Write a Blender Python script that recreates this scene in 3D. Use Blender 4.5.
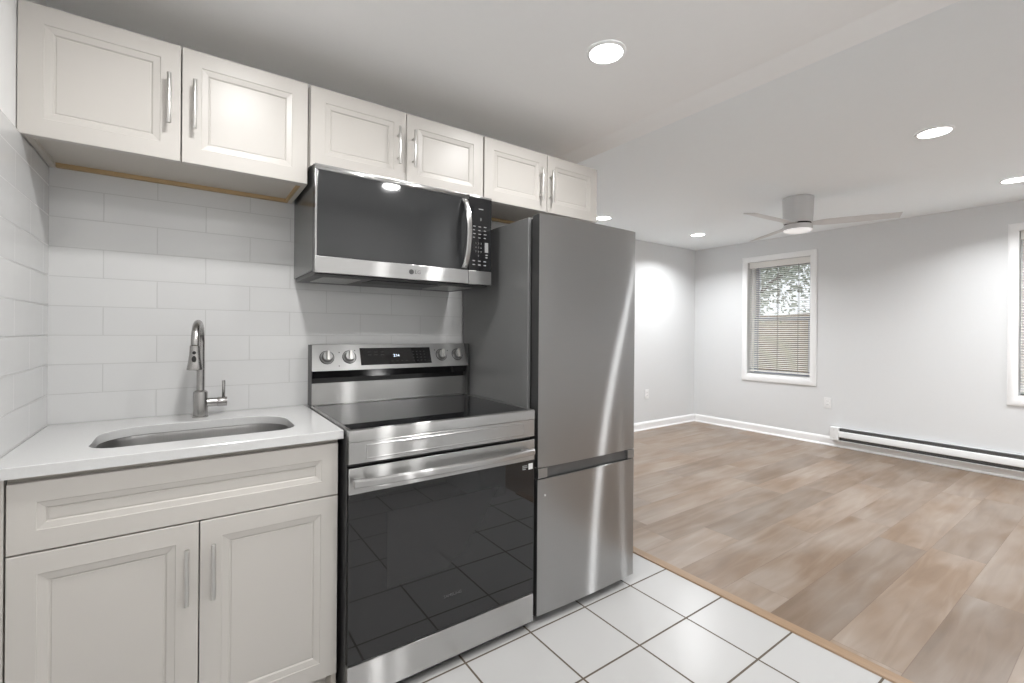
import bpy, bmesh, math, random
from math import sin, cos, pi, radians
from mathutils import Vector, Matrix

for o in list(bpy.data.objects):
    bpy.data.objects.remove(o)
S = bpy.context.scene
COL = S.collection
random.seed(7)

# ------------------------------------------------------------------ camera
cam_data = bpy.data.cameras.new('camera')
cam = bpy.data.objects.new('camera', cam_data)
COL.objects.link(cam)
_yaw, _roll = radians(35.2996), 0.0077
_f = Vector((sin(_yaw), cos(_yaw), 0)); _r = Vector((cos(_yaw), -sin(_yaw), 0)); _u = Vector((0, 0, 1))
_r2 = _r * cos(_roll) + _u * sin(_roll); _u2 = _u * cos(_roll) - _r * sin(_roll)
cam.matrix_world = Matrix(((_r2.x, _u2.x, -_f.x, .3813), (_r2.y, _u2.y, -_f.y, -2.1623), (_r2.z, _u2.z, -_f.z, 1.2398), (0, 0, 0, 1)))
cam_data.sensor_width = 36
cam_data.lens = 459.2894 / 1024 * 36
cam_data.shift_x = -.0002
cam_data.shift_y = -.0094
cam_data.clip_start = .02
S.camera = cam

# ------------------------------------------------------------------ sky, exposure
world = bpy.data.worlds.new('world'); S.world = world
world.use_nodes = True
wn = world.node_tree
wn.nodes.clear()
w_out = wn.nodes.new('ShaderNodeOutputWorld'); w_bg = wn.nodes.new('ShaderNodeBackground')
w_sky = wn.nodes.new('ShaderNodeTexSky'); w_mix = wn.nodes.new('ShaderNodeMix'); w_mix.data_type = 'RGBA'
w_sky.sky_type = 'HOSEK_WILKIE'; w_sky.turbidity = 4; w_sky.sun_direction = (-.5, .4, .75)
w_mix.inputs[0].default_value = .75
wn.links.new(w_sky.outputs[0], w_mix.inputs[6]); w_mix.inputs[7].default_value = (.93, .97, 1, 1)
wn.links.new(w_mix.outputs[2], w_bg.inputs[0]); w_bg.inputs[1].default_value = 1.5
wn.links.new(w_bg.outputs[0], w_out.inputs[0])
S.view_settings.view_transform = 'Standard'
S.view_settings.look = 'None'
S.view_settings.gamma = 1
S.view_settings.use_curve_mapping = False
S.view_settings.exposure = 0.24
S.cycles.max_bounces = 12
S.cycles.diffuse_bounces = 8
S.cycles.glossy_bounces = 5
S.cycles.sample_clamp_indirect = 6
LAMP_K, LAMP_L = 8.0, 17.5     # watts of one kitchen / living room downlight

# ------------------------------------------------------------------ materials
def srgb(r, g, b):
    f = lambda c: (c / 255 / 12.92) if c / 255 <= .04045 else ((c / 255 + .055) / 1.055) ** 2.4
    return (f(r), f(g), f(b), 1)

def mat(name, col, rough=.5, metal=0., spec=.5, coat=0., aniso=0., emit=None, estr=0.):
    m = bpy.data.materials.new(name); m.use_nodes = True
    b = m.node_tree.nodes['Principled BSDF']
    b.inputs['Base Color'].default_value = col
    b.inputs['Roughness'].default_value = rough
    b.inputs['Metallic'].default_value = metal
    b.inputs['Specular IOR Level'].default_value = spec
    b.inputs['Coat Weight'].default_value = coat
    b.inputs['Coat Roughness'].default_value = .12
    if aniso:
        b.inputs['Anisotropic'].default_value = aniso
    if emit:
        b.inputs['Emission Color'].default_value = emit
        b.inputs['Emission Strength'].default_value = estr
    return m

def nd(m, kind, **kw):
    n = m.node_tree.nodes.new(kind)
    for k, v in kw.items():
        setattr(n, k, v)
    return n

def lk(m, a, b):
    m.node_tree.links.new(a, b)

def mth(m, op, a, b=None, c=None):
    n = nd(m, 'ShaderNodeMath', operation=op)
    for i, v in enumerate((a, b, c)):
        if v is None: continue
        if isinstance(v, (int, float)): n.inputs[i].default_value = v
        else: lk(m, v, n.inputs[i])
    return n.outputs[0]

def bsdf(m):
    return m.node_tree.nodes['Principled BSDF']

def grain(m, scale=(1, 1, 1), amt=.06, nscale=6., bump=0., dist=.001, detail=4):
    """fine noise in the colour and height of a material, in object space"""
    tc = nd(m, 'ShaderNodeTexCoord'); mp = nd(m, 'ShaderNodeMapping'); nz = nd(m, 'ShaderNodeTexNoise')
    mp.inputs['Scale'].default_value = scale
    nz.inputs['Scale'].default_value = nscale; nz.inputs['Detail'].default_value = detail
    lk(m, tc.outputs['Object'], mp.inputs[0]); lk(m, mp.outputs[0], nz.inputs['Vector'])
    b = bsdf(m); c = list(b.inputs['Base Color'].default_value)
    if amt:
        mx = nd(m, 'ShaderNodeMix', data_type='RGBA')
        mx.inputs[6].default_value = [v * (1 - amt) for v in c[:3]] + [1]
        mx.inputs[7].default_value = [min(1, v * (1 + amt)) for v in c[:3]] + [1]
        lk(m, nz.outputs[0], mx.inputs[0]); lk(m, mx.outputs[2], b.inputs['Base Color'])
    if bump:
        bp = nd(m, 'ShaderNodeBump'); bp.inputs['Strength'].default_value = bump; bp.inputs['Distance'].default_value = dist
        lk(m, nz.outputs[0], bp.inputs['Height']); lk(m, bp.outputs[0], b.inputs['Normal'])
    return m

def steel(name, c, rough, aniso=.7, streak=.25, k=(2, 2, 260)):
    """sheet steel brushed side to side: a clear lobe, plus the fine brush lines that pull every lamp into an upright streak"""
    col = (c, c * .995, c * .985, 1)
    m = mat(name, col, rough, 1.0, aniso=aniso)
    grain(m, k, .05, 3, .02, .0004, 2)
    t = nd(m, 'ShaderNodeCombineXYZ')
    for i, q in enumerate((0, .08, 1)): t.inputs[i].default_value = q
    lk(m, t.outputs[0], bsdf(m).inputs['Tangent'])
    gl = nd(m, 'ShaderNodeBsdfAnisotropic'); gl.inputs['Color'].default_value = col
    gl.inputs['Roughness'].default_value = .30; gl.inputs['Anisotropy'].default_value = -.90
    lk(m, t.outputs[0], gl.inputs['Tangent'])
    mx = nd(m, 'ShaderNodeMixShader'); mx.inputs[0].default_value = streak
    out = m.node_tree.nodes['Material Output']
    lk(m, bsdf(m).outputs[0], mx.inputs[1]); lk(m, gl.outputs[0], mx.inputs[2]); lk(m, mx.outputs[0], out.inputs['Surface'])
    return m

M = {}
M['wall'] = grain(mat('wall_paint', (.72, .73, .738, 1), .75), amt=.01, nscale=40, bump=.05, dist=.0006)
M['wall_k'] = grain(mat('kitchen_wall_paint', (.74, .74, .735, 1), .75), amt=.01, nscale=40, bump=.05, dist=.0006)
M['ceil'] = grain(mat('ceiling_paint', (.90, .90, .90, 1), .85), amt=.01, nscale=30, bump=.05, dist=.0006)
M['ceil_l'] = grain(mat('cool_ceiling_paint', (.895, .935, .96, 1), .85), amt=.01, nscale=30, bump=.05, dist=.0006)
M['trim'] = grain(mat('white_trim_paint', (.91, .915, .92, 1), .35), amt=.01, nscale=20)
M['cab'] = grain(mat('greige_cabinet_paint', srgb(192, 188, 183), .34, spec=.30), amt=.012, nscale=8)
M['cab_in'] = grain(mat('cabinet_box_laminate', srgb(192, 186, 178), .5), amt=.02, nscale=8)
M['raw'] = grain(mat('raw_plywood', srgb(178, 152, 112), .6), (1, 12, 12), .12, 4)
M['counter'] = grain(mat('white_quartz', (.60, .60, .598, 1), .16), amt=.035, nscale=220, detail=1)
M['steel'] = steel('brushed_steel', .60, .22, 0, .35)
M['steel_pnl'] = steel('fine_brushed_steel_panel', .40, .36, 0, .2)
M['steel_dk'] = steel('brushed_steel_fridge', .43, .29, 0, .34)
M['nickel'] = grain(mat('satin_nickel', (.62, .61, .59, 1), .28, 1.), (1, 1, 1), .03, 60)
M['faucet'] = grain(mat('brushed_nickel_faucet', (.42, .41, .40, 1), .26, 1.), (1, 1, 30), .06, 20)
M['sink'] = grain(mat('sink_steel', (.24, .236, .232, 1), .34, 1.), (60, 2, 2), .08, 8)
M['blk_glass'] = grain(mat('black_glass', (.012, .012, .013, 1), .02, 0, .5), amt=.05, nscale=3)
M['mw_glass'] = grain(mat('smoked_door_glass', (.030, .031, .032, 1), .05, 0, .55), amt=.05, nscale=3)
M['oven_glass'] = grain(mat('oven_door_glass', (.014, .014, .015, 1), .02, 0, .62), amt=.05, nscale=3)
M['oven_win'] = grain(mat('oven_window_glass', (.019, .019, .020, 1), .02, 0, .62), amt=.02, nscale=6)
M['black'] = grain(mat('black_plastic', (.010, .010, .010, 1), .45), amt=.1, nscale=30)
M['blk_gloss'] = grain(mat('gloss_black_plastic', (.010, .010, .011, 1), .12), amt=.1, nscale=30)
M['dk_grey'] = grain(mat('dark_grey_sheet_metal', (.05, .05, .05, 1), .4), amt=.1, nscale=30)
M['fr_side'] = grain(mat('fridge_side_grey_paint', (.165, .165, .165, 1), .30, 0, .5), (1, 1, 1), .04, 60, .04, .0004)
M['fr_edge'] = grain(mat('fridge_door_edge', (.06, .06, .06, 1), .35, .3), amt=.1, nscale=30)
M['recess'] = grain(mat('recess_grey_metal', (.14, .14, .14, 1), .4, .5), amt=.05, nscale=30)
M['mw_side'] = grain(mat('microwave_case_grey', (.14, .14, .14, 1), .22, .6), amt=.05, nscale=30)
M['mesh'] = grain(mat('grease_filter_mesh', (.42, .42, .41, 1), .4, .8), (1, 1, 1), .35, 500, .4, .001, 0)
M['heater'] = grain(mat('white_enamel', (.82, .83, .83, 1), .3), amt=.01, nscale=20)
M['slot'] = grain(mat('dark_heater_slot', (.10, .10, .10, 1), .5, .4), (400, 400, 1), .5, 2)
M['fan'] = grain(mat('white_fan_plastic', (.66, .66, .665, 1), .4), amt=.01, nscale=20)
M['plate'] = grain(mat('white_outlet_plastic', (.85, .85, .85, 1), .3), amt=.01, nscale=20)
M['strip'] = grain(mat('oak_reducer', srgb(146, 120, 94), .4), (40, 3, 40), .18, 3)
M['ink'] = grain(mat('pale_legend_print', (.24, .24, .24, 1), .5), amt=.02)
M['logo'] = grain(mat('grey_logo_print', (.035, .035, .035, 1), .4), amt=.02)
M['logo_glass'] = grain(mat('dim_logo_print', (.09, .09, .09, 1), .3), amt=.02)
M['sticker'] = grain(mat('white_sticker', (.75, .75, .75, 1), .5), amt=.02)
M['lens'] = mat('lit_lens', (1, 1, 1, 1), .4, emit=(1, .985, .96, 1), estr=14)
M['fan_lens'] = mat('frosted_fan_lens', (.85, .85, .85, 1), .5, emit=(1, 1, 1, 1), estr=.35)
M['digit'] = mat('lit_clock_digits', (.8, .9, 1, 1), .4, emit=(.75, .88, 1, 1), estr=1.6)
M['blind'] = grain(mat('white_blind_slat', (.86, .85, .82, 1), .45), amt=.02)
M['cord'] = grain(mat('grey_blind_cord', (.30, .29, .28, 1), .7), amt=.02)
M['vinyl'] = grain(mat('window_vinyl', (.42, .44, .52, 1), .35), amt=.02)
M['bark'] = grain(mat('bark', srgb(96, 78, 64), .9), (4, 4, 1), .3, 6, .4, .01)
M['leaf'] = grain(mat('leaf', srgb(158, 168, 152), .6), (1, 1, 1), .45, 3)
M['leaf2'] = grain(mat('autumn_leaf', srgb(190, 164, 136), .6), (1, 1, 1), .4, 3)
M['glass'] = bpy.data.materials.new('window_glass'); M['glass'].use_nodes = True
_g = M['glass'].node_tree; _g.nodes.clear()
_o = _g.nodes.new('ShaderNodeOutputMaterial'); _m = _g.nodes.new('ShaderNodeMixShader')
_t = _g.nodes.new('ShaderNodeBsdfTransparent'); _gl = _g.nodes.new('ShaderNodeBsdfGlossy'); _fr = _g.nodes.new('ShaderNodeFresnel')
_gl.inputs['Roughness'].default_value = .02; _fr.inputs[0].default_value = 1.45
_g.links.new(_fr.outputs[0], _m.inputs[0]); _g.links.new(_t.outputs[0], _m.inputs[1]); _g.links.new(_gl.outputs[0], _m.inputs[2]); _g.links.new(_m.outputs[0], _o.inputs[0])

def tile_mat(name, ax, bw, bh, ox, oy, off, mortar, c1, c2, cm, rough, bump=.35, wav=.0):
    """ax: object axes used as the (u, v) of the tiling"""
    m = mat(name, c1, rough)
    tc = nd(m, 'ShaderNodeTexCoord'); sp = nd(m, 'ShaderNodeSeparateXYZ'); cb = nd(m, 'ShaderNodeCombineXYZ')
    lk(m, tc.outputs['Object'], sp.inputs[0])
    lk(m, mth(m, 'ADD', sp.outputs[ax[0]], ox), cb.inputs[0]); lk(m, mth(m, 'ADD', sp.outputs[ax[1]], oy), cb.inputs[1])
    br = nd(m, 'ShaderNodeTexBrick'); br.offset = off; br.offset_frequency = 2; br.squash = 1
    lk(m, cb.outputs[0], br.inputs['Vector'])
    for k, v in (('Color1', c1), ('Color2', c2), ('Mortar', cm), ('Scale', 1.), ('Mortar Size', mortar), ('Mortar Smooth', .15), ('Bias', 0.), ('Brick Width', bw), ('Row Height', bh)):
        br.inputs[k].default_value = v
    lk(m, br.outputs['Color'], bsdf(m).inputs['Base Color'])
    rr = nd(m, 'ShaderNodeMapRange'); rr.inputs['To Min'].default_value = rough; rr.inputs['To Max'].default_value = .8
    lk(m, br.outputs['Fac'], rr.inputs['Value']); lk(m, rr.outputs[0], bsdf(m).inputs['Roughness'])
    nz = nd(m, 'ShaderNodeTexNoise'); nz.inputs['Scale'].default_value = 9; nz.inputs['Detail'].default_value = 1
    lk(m, tc.outputs['Object'], nz.inputs['Vector'])
    hgt = mth(m, 'ADD', mth(m, 'MULTIPLY', br.outputs['Fac'], -1.), mth(m, 'MULTIPLY', nz.outputs[0], wav))
    bp = nd(m, 'ShaderNodeBump'); bp.inputs['Strength'].default_value = bump; bp.inputs['Distance'].default_value = .0012
    lk(m, hgt, bp.inputs['Height']); lk(m, bp.outputs[0], bsdf(m).inputs['Normal'])
    return m

_tw = (.63, .63, .63, 1)
M['tile_back'] = tile_mat('white_subway_tile_back', (0, 2), .301, .1005, -.1385, -.915, .5, .0016, _tw, (.648, .648, .645, 1), (.51, .51, .505, 1), .13, .4, 1.2)
M['tile_left'] = tile_mat('white_subway_tile_left', (1, 2), .301, .1005, .07, -.915, .5, .0016, _tw, (.648, .648, .645, 1), (.51, .51, .505, 1), .13, .4, 1.2)
M['tile_floor'] = tile_mat('white_floor_tile', (0, 1), .308, .308, -2.163, .665, 0., .0042, (.47, .466, .462, 1), (.46, .456, .452, 1), srgb(92, 82, 70), .28, .5, .25)

def wood_floor():
    m = mat('wood_plank', (.4, .3, .22, 1), .36)
    PW, PL = .228, 1.40
    tc = nd(m, 'ShaderNodeTexCoord'); sp = nd(m, 'ShaderNodeSeparateXYZ'); lk(m, tc.outputs['Object'], sp.inputs[0])
    yy = mth(m, 'DIVIDE', mth(m, 'ADD', sp.outputs[1], 1.395), PW)
    row = mth(m, 'FLOOR', yy)
    wn1 = nd(m, 'ShaderNodeTexWhiteNoise', noise_dimensions='1D'); lk(m, row, wn1.inputs['W'])
    xx = mth(m, 'ADD', mth(m, 'DIVIDE', sp.outputs[0], PL), mth(m, 'MULTIPLY', wn1.outputs[0], 7.3))
    pl = mth(m, 'FLOOR', xx)
    cb = nd(m, 'ShaderNodeCombineXYZ'); lk(m, row, cb.inputs[0]); lk(m, pl, cb.inputs[1])
    wn2 = nd(m, 'ShaderNodeTexWhiteNoise', noise_dimensions='2D'); lk(m, cb.outputs[0], wn2.inputs['Vector'])
    # grain: long streaks, shifted from plank to plank
    sh = nd(m, 'ShaderNodeVectorMath', operation='SCALE'); lk(m, wn2.outputs['Color'], sh.inputs[0]); sh.inputs['Scale'].default_value = 17
    ad = nd(m, 'ShaderNodeVectorMath', operation='ADD'); lk(m, tc.outputs['Object'], ad.inputs[0]); lk(m, sh.outputs[0], ad.inputs[1])
    mp = nd(m, 'ShaderNodeMapping'); mp.inputs['Scale'].default_value = (1.1, 9, 1); lk(m, ad.outputs[0], mp.inputs[0])
    n1 = nd(m, 'ShaderNodeTexNoise'); n1.inputs['Scale'].default_value = 1.6; n1.inputs['Detail'].default_value = 5; n1.inputs['Distortion'].default_value = 1.0
    lk(m, mp.outputs[0], n1.inputs['Vector'])
    mp2 = nd(m, 'ShaderNodeMapping'); mp2.inputs['Scale'].default_value = (1.0, 2.2, 1); lk(m, ad.outputs[0], mp2.inputs[0])
    n2 = nd(m, 'ShaderNodeTexNoise'); n2.inputs['Scale'].default_value = 1.8; n2.inputs['Detail'].default_value = 2
    lk(m, mp2.outputs[0], n2.inputs['Vector'])
    r1 = nd(m, 'ShaderNodeValToRGB'); e = r1.color_ramp.elements
    e[0].position = .28; e[0].color = srgb(112, 92, 74); e[1].position = .72; e[1].color = srgb(157, 142, 128)
    e2 = r1.color_ramp.elements.new(.5); e2.color = srgb(136, 116, 98)
    lk(m, n1.outputs[0], r1.inputs[0])
    r2 = nd(m, 'ShaderNodeValToRGB'); e = r2.color_ramp.elements
    e[0].position = .35; e[0].color = srgb(123, 99, 76); e[1].position = .62; e[1].color = srgb(158, 147, 137)
    lk(m, n2.outputs[0], r2.inputs[0])
    mx = nd(m, 'ShaderNodeMix', data_type='RGBA'); mx.inputs[0].default_value = .5
    lk(m, r1.outputs[0], mx.inputs[6]); lk(m, r2.outputs[0], mx.inputs[7])
    tone = nd(m, 'ShaderNodeMapRange'); tone.inputs['To Min'].default_value = .74; tone.inputs['To Max'].default_value = 1.06
    lk(m, wn2.outputs[0], tone.inputs['Value'])
    hs = nd(m, 'ShaderNodeHueSaturation'); lk(m, mx.outputs[2], hs.inputs['Color']); lk(m, tone.outputs[0], hs.inputs['Value'])
    # seams
    fy = mth(m, 'FRACT', yy); fx = mth(m, 'FRACT', xx)
    dy = mth(m, 'MULTIPLY', mth(m, 'MINIMUM', fy, mth(m, 'SUBTRACT', 1., fy)), PW)
    dx = mth(m, 'MULTIPLY', mth(m, 'MINIMUM', fx, mth(m, 'SUBTRACT', 1., fx)), PL)
    seam = mth(m, 'LESS_THAN', mth(m, 'MINIMUM', dx, dy), .0013)
    mx2 = nd(m, 'ShaderNodeMix', data_type='RGBA'); lk(m, mth(m, 'MULTIPLY', seam, .45), mx2.inputs[0])
    lk(m, hs.outputs[0], mx2.inputs[6]); mx2.inputs[7].default_value = srgb(92, 66, 50)
    lk(m, mx2.outputs[2], bsdf(m).inputs['Base Color'])
    bp = nd(m, 'ShaderNodeBump'); bp.inputs['Strength'].default_value = .12; bp.inputs['Distance'].default_value = .001
    lk(m, mth(m, 'SUBTRACT', n1.outputs[0], mth(m, 'MULTIPLY', seam, 2.)), bp.inputs['Height']); lk(m, bp.outputs[0], bsdf(m).inputs['Normal'])
    return m
M['wood'] = wood_floor()

def hill_mat():
    m = mat('leaf_litter', (.2, .15, .1, 1), .9)
    tc = nd(m, 'ShaderNodeTexCoord'); n = nd(m, 'ShaderNodeTexNoise'); n.inputs['Scale'].default_value = 3.5; n.inputs['Detail'].default_value = 8
    lk(m, tc.outputs['Object'], n.inputs['Vector'])
    r = nd(m, 'ShaderNodeValToRGB'); e = r.color_ramp.elements
    e[0].position = .35; e[0].color = srgb(84, 70, 54); e[1].position = .7; e[1].color = srgb(150, 130, 104)
    x = r.color_ramp.elements.new(.5); x.color = srgb(116, 98, 74)
    lk(m, n.outputs[0], r.inputs[0]); lk(m, r.outputs[0], bsdf(m).inputs['Base Color'])
    return m
M['hill'] = hill_mat()

# ------------------------------------------------------------------ mesh helpers
def nb(): return bmesh.new()

def box(bm, x0, x1, y0, y1, z0, z1, bev=0., seg=2):
    r = bmesh.ops.create_cube(bm, size=1)
    vs = r['verts']
    for v in vs:
        v.co = Vector(((x0 + x1) / 2 + v.co.x * (x1 - x0), (y0 + y1) / 2 + v.co.y * (y1 - y0), (z0 + z1) / 2 + v.co.z * (z1 - z0)))
    if bev:
        es = list({e for v in vs for e in v.link_edges})
        r = bmesh.ops.bevel(bm, geom=es, offset=bev, segments=seg, profile=.5, affect='EDGES')
        vs = list({v for v in r['verts']} | {v for v in vs if v.is_valid})
    return vs

def cyl(bm, p0, p1, r0, r1=None, n=24, caps=True, bev=0.):
    """round bar from p0 to p1; bev rounds its two rims"""
    p0, p1 = Vector(p0), Vector(p1); r1 = r0 if r1 is None else r1
    L = (p1 - p0).length
    prof = [(0, r0), (L, r1)]
    if bev:
        prof = [(0, r0 - bev), (bev * .3, r0 - bev * .3), (bev, r0), (L - bev, r1), (L - bev * .3, r1 - bev * .3), (L, r1 - bev)]
    return lathe(bm, p0, p1 - p0, prof, n, caps)

def lathe(bm, base, axis, prof, n=24, caps=True):
    base = Vector(base); a = Vector(axis).normalized()
    t = Vector((1, 0, 0)) if abs(a.x) < .9 else Vector((0, 1, 0))
    u = a.cross(t).normalized(); w = a.cross(u)
    rings = []
    for h, r in prof:
        rings.append([bm.verts.new(base + a * h + (u * cos(2 * pi * i / n) + w * sin(2 * pi * i / n)) * r) for i in range(n)])
    for A, B in zip(rings, rings[1:]):
        for i in range(n):
            j = (i + 1) % n
            bm.faces.new((A[i], A[j], B[j], B[i]))
    if caps:
        bm.faces.new(rings[0][::-1]); bm.faces.new(rings[-1])
    return [v for r in rings for v in r]

def tube(bm, pts, rad, n=16, caps=True):
    pts = [Vector(p) for p in pts]
    rads = rad if isinstance(rad, (list, tuple)) else [rad] * len(pts)
    tan = [(pts[min(i + 1, len(pts) - 1)] - pts[max(i - 1, 0)]).normalized() for i in range(len(pts))]
    t = Vector((1, 0, 0)) if abs(tan[0].x) < .9 else Vector((0, 1, 0))
    u = tan[0].cross(t).normalized(); rings = []
    for p, d, r in zip(pts, tan, rads):
        u = (u - d * u.dot(d)).normalized(); w = d.cross(u)
        rings.append([bm.verts.new(p + (u * cos(2 * pi * i / n) + w * sin(2 * pi * i / n)) * r) for i in range(n)])
    for A, B in zip(rings, rings[1:]):
        for i in range(n):
            j = (i + 1) % n
            bm.faces.new((A[i], A[j], B[j], B[i]))
    if caps:
        bm.faces.new(rings[0][::-1]); bm.faces.new(rings[-1])

def prism(bm, poly, x0, x1, ax=0):
    """poly: list of 2-D points in the two other axes, extruded along axis ax"""
    def P(t, a, b):
        return [(t, a, b), (a, t, b), (a, b, t)][ax]
    A = [bm.verts.new(P(x0, *p)) for p in poly]; B = [bm.verts.new(P(x1, *p)) for p in poly]
    n = len(poly)
    for i in range(n):
        j = (i + 1) % n
        bm.faces.new((A[i], A[j], B[j], B[i]))
    bm.faces.new(A[::-1]); bm.faces.new(B)

def strip_sweep(bm, path, prof):
    """path: list of (origin, a-axis, b-axis); prof: closed list of (a, b)"""
    rings = [[bm.verts.new(Vector(o) + Vector(a) * p + Vector(b) * q) for p, q in prof] for o, a, b in path]
    n = len(prof)
    for A, B in zip(rings, rings[1:]):
        for i in range(n):
            j = (i + 1) % n
            bm.faces.new((A[i], A[j], B[j], B[i]))
    bm.faces.new(rings[0][::-1]); bm.faces.new(rings[-1])

def panel(bm, x0, x1, z0, z1, yf, th, rings):
    """a cabinet front facing -Y: rings = [(inset, depth behind yf)], closed by a flat middle"""
    def rect(i, y): return [bm.verts.new(p) for p in ((x0 + i, y, z0 + i), (x1 - i, y, z0 + i), (x1 - i, y, z1 - i), (x0 + i, y, z1 - i))]
    R = [rect(0, yf + th), rect(0, yf + .0016), rect(.0016, yf)] + [rect(i, yf + d) for i, d in rings]
    bm.faces.new(R[0])
    for A, B in zip(R, R[1:]):
        for i in range(4):
            j = (i + 1) % 4
            bm.faces.new((A[i], A[j], B[j], B[i]))
    bm.faces.new(R[-1])

def obj(name, bm, m, parent=None, root=None, smooth=30, kind=None, label=None):
    """bm in world coordinates -> one mesh object; parent keeps the origin of its thing"""
    org = Vector((0, 0, 0))
    q = parent
    while q is not None:
        org = org + q.location; q = q.parent
    bmesh.ops.recalc_face_normals(bm, faces=bm.faces)
    if smooth:
        for f in bm.faces:
            nb_ = [q for e in f.edges for q in e.link_faces if q is not f]
            f.smooth = not (nb_ and f.calc_area() > 4 * max(q.calc_area() for q in nb_))   # big flats keep their true normal
        lim = radians(smooth)
        for e in bm.edges:
            if len(e.link_faces) == 2 and e.calc_face_angle(0) > lim: e.smooth = False
    me = bpy.data.meshes.new(name)
    if org.length: bmesh.ops.translate(bm, verts=bm.verts, vec=-org)
    bm.to_mesh(me); bm.free()
    me.materials.append(M[m] if isinstance(m, str) else m)
    o = bpy.data.objects.new(name, me); COL.objects.link(o)
    if parent is not None: o.parent = parent
    if kind: o['kind'] = kind
    if label: o['label'] = label
    return o

def rebase(o, loc):
    """move a top-level mesh's origin to its base without moving the mesh"""
    loc = Vector(loc)
    o.data.transform(Matrix.Translation(-loc)); o.location = loc
    return o

def thing(name, label, cat, loc=(0, 0, 0), group=None):
    o = bpy.data.objects.new(name, None); COL.objects.link(o); o.empty_display_size = .1
    o.location = loc; o['label'] = label; o['category'] = cat
    if group: o['group'] = group
    return o

def tag(o, label, cat, group=None):
    o['label'] = label; o['category'] = cat
    if group: o['group'] = group
    return o

def struct(name, bm, m, parent=None, smooth=30):
    return obj(name, bm, m, parent, kind=None if parent else 'structure', smooth=smooth)

def text_bm(txt, size, ext=.0003, sp=1.0, align='CENTER', line=1.0):
    cu = bpy.data.curves.new('text', 'FONT')
    cu.body = txt; cu.size = size; cu.extrude = ext; cu.align_x = align; cu.align_y = 'CENTER'; cu.space_character = sp; cu.space_line = line
    o = bpy.data.objects.new('text', cu); COL.objects.link(o)
    dg = bpy.context.evaluated_depsgraph_get()
    me = bpy.data.meshes.new_from_object(o.evaluated_get(dg))
    bm = nb(); bm.from_mesh(me)
    bpy.data.objects.remove(o); bpy.data.curves.remove(cu); bpy.data.meshes.remove(me)
    return bm

def place(bm, mtx):
    bmesh.ops.transform(bm, matrix=mtx, verts=bm.verts)
    return bm

FRONT = Matrix(((1, 0, 0, 0), (0, 0, -1, 0), (0, 1, 0, 0), (0, 0, 0, 1)))   # text plane -> faces -Y
def at(x, y, z): return Matrix.Translation((x, y, z))

# ------------------------------------------------------------------ the rooms
KX, KC, LC = 2.360, 2.325, 2.41            # step in the ceiling, kitchen and living ceilings
TOP = 2.60
RX, FY, RY, PY = 6.244, 1.652, -4.4, -2.56

b = nb(); box(b, -.15, 2.46, -2.68, .15, -.12, 0); struct('floor_kitchen', b, 'tile_floor')
b = nb(); box(b, 2.46, 6.45, -4.52, 1.78, -.12, .002); box(b, 2.2, 2.4599, .15, 1.78, -.12, .002); struct('floor_living', b, 'wood')
b = nb(); prism(b, [(2.440, .0005), (2.444, .006), (2.462, .010), (2.492, .0085), (2.498, .0022), (2.498, .0005)], -2.0, 1.60, 1)
# prism along Y takes (x, z) pairs
struct('trim_1', b, 'strip')
b = nb(); prism(b, [(-.15, KC), (2.262, KC), (KX, KC - .032), (KX, TOP), (-.15, TOP)], -2.68, .15, 1); struct('ceiling_kitchen', b, 'ceil', smooth=0)
b = nb(); box(b, KX, 6.45, -4.52, 1.78, LC, TOP); struct('ceiling_living', b, 'ceil_l')
b = nb(); box(b, -.15, -.0095, -2.68, .15, 0, KC); struct('wall_left', b, 'wall_k')
b = nb(); box(b, -.0095, KX, .008, .15, 0, KC); struct('wall_back', b, 'wall_k')
b = nb(); box(b, 2.26, KX, .15, FY, 0, LC); struct('wall_return', b, 'wall')
b = nb(); box(b, 2.26, 6.45, FY, 1.78, 0, LC); struct('wall_far', b, 'wall')
b = nb(); box(b, -.15, 2.14, -2.68, PY, 0, KC); struct('wall_rear', b, 'wall_k')
b = nb(); box(b, 2.14, KX, -2.68, -2.02, 0, KC - .032); box(b, 2.26, KX, -4.52, -2.68, 0, LC); struct('wall_partition', b, 'wall', smooth=0)
b = nb(); box(b, KX, 6.45, -4.52, RY, 0, LC); struct('wall_front', b, 'wall')
b = nb(); box(b, -.0075, 1.585, 0, .008, .885, 1.86); struct('backsplash_back', b, 'tile_back')
b = nb(); box(b, -.008, 0, -.70, .0, .885, 1.782); struct('backsplash_left', b, 'tile_left')

# window wall with two openings
WINS = [(.172, .900, .712, 2.146), (-2.18, -1.452, .700, 2.146)]
b = nb()
ys = [RY, WINS[1][0], WINS[1][1], WINS[0][0], WINS[0][1], FY]
for i in range(5):
    if i in (1, 3):
        w = WINS[1] if i == 1 else WINS[0]
        box(b, RX, RX + .2, ys[i], ys[i + 1], 0, w[2]); box(b, RX, RX + .2, ys[i], ys[i + 1], w[3], LC)
    else:
        box(b, RX, RX + .2, ys[i], ys[i + 1], 0, LC)
struct('wall_right', b, 'wall', smooth=0)

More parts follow.
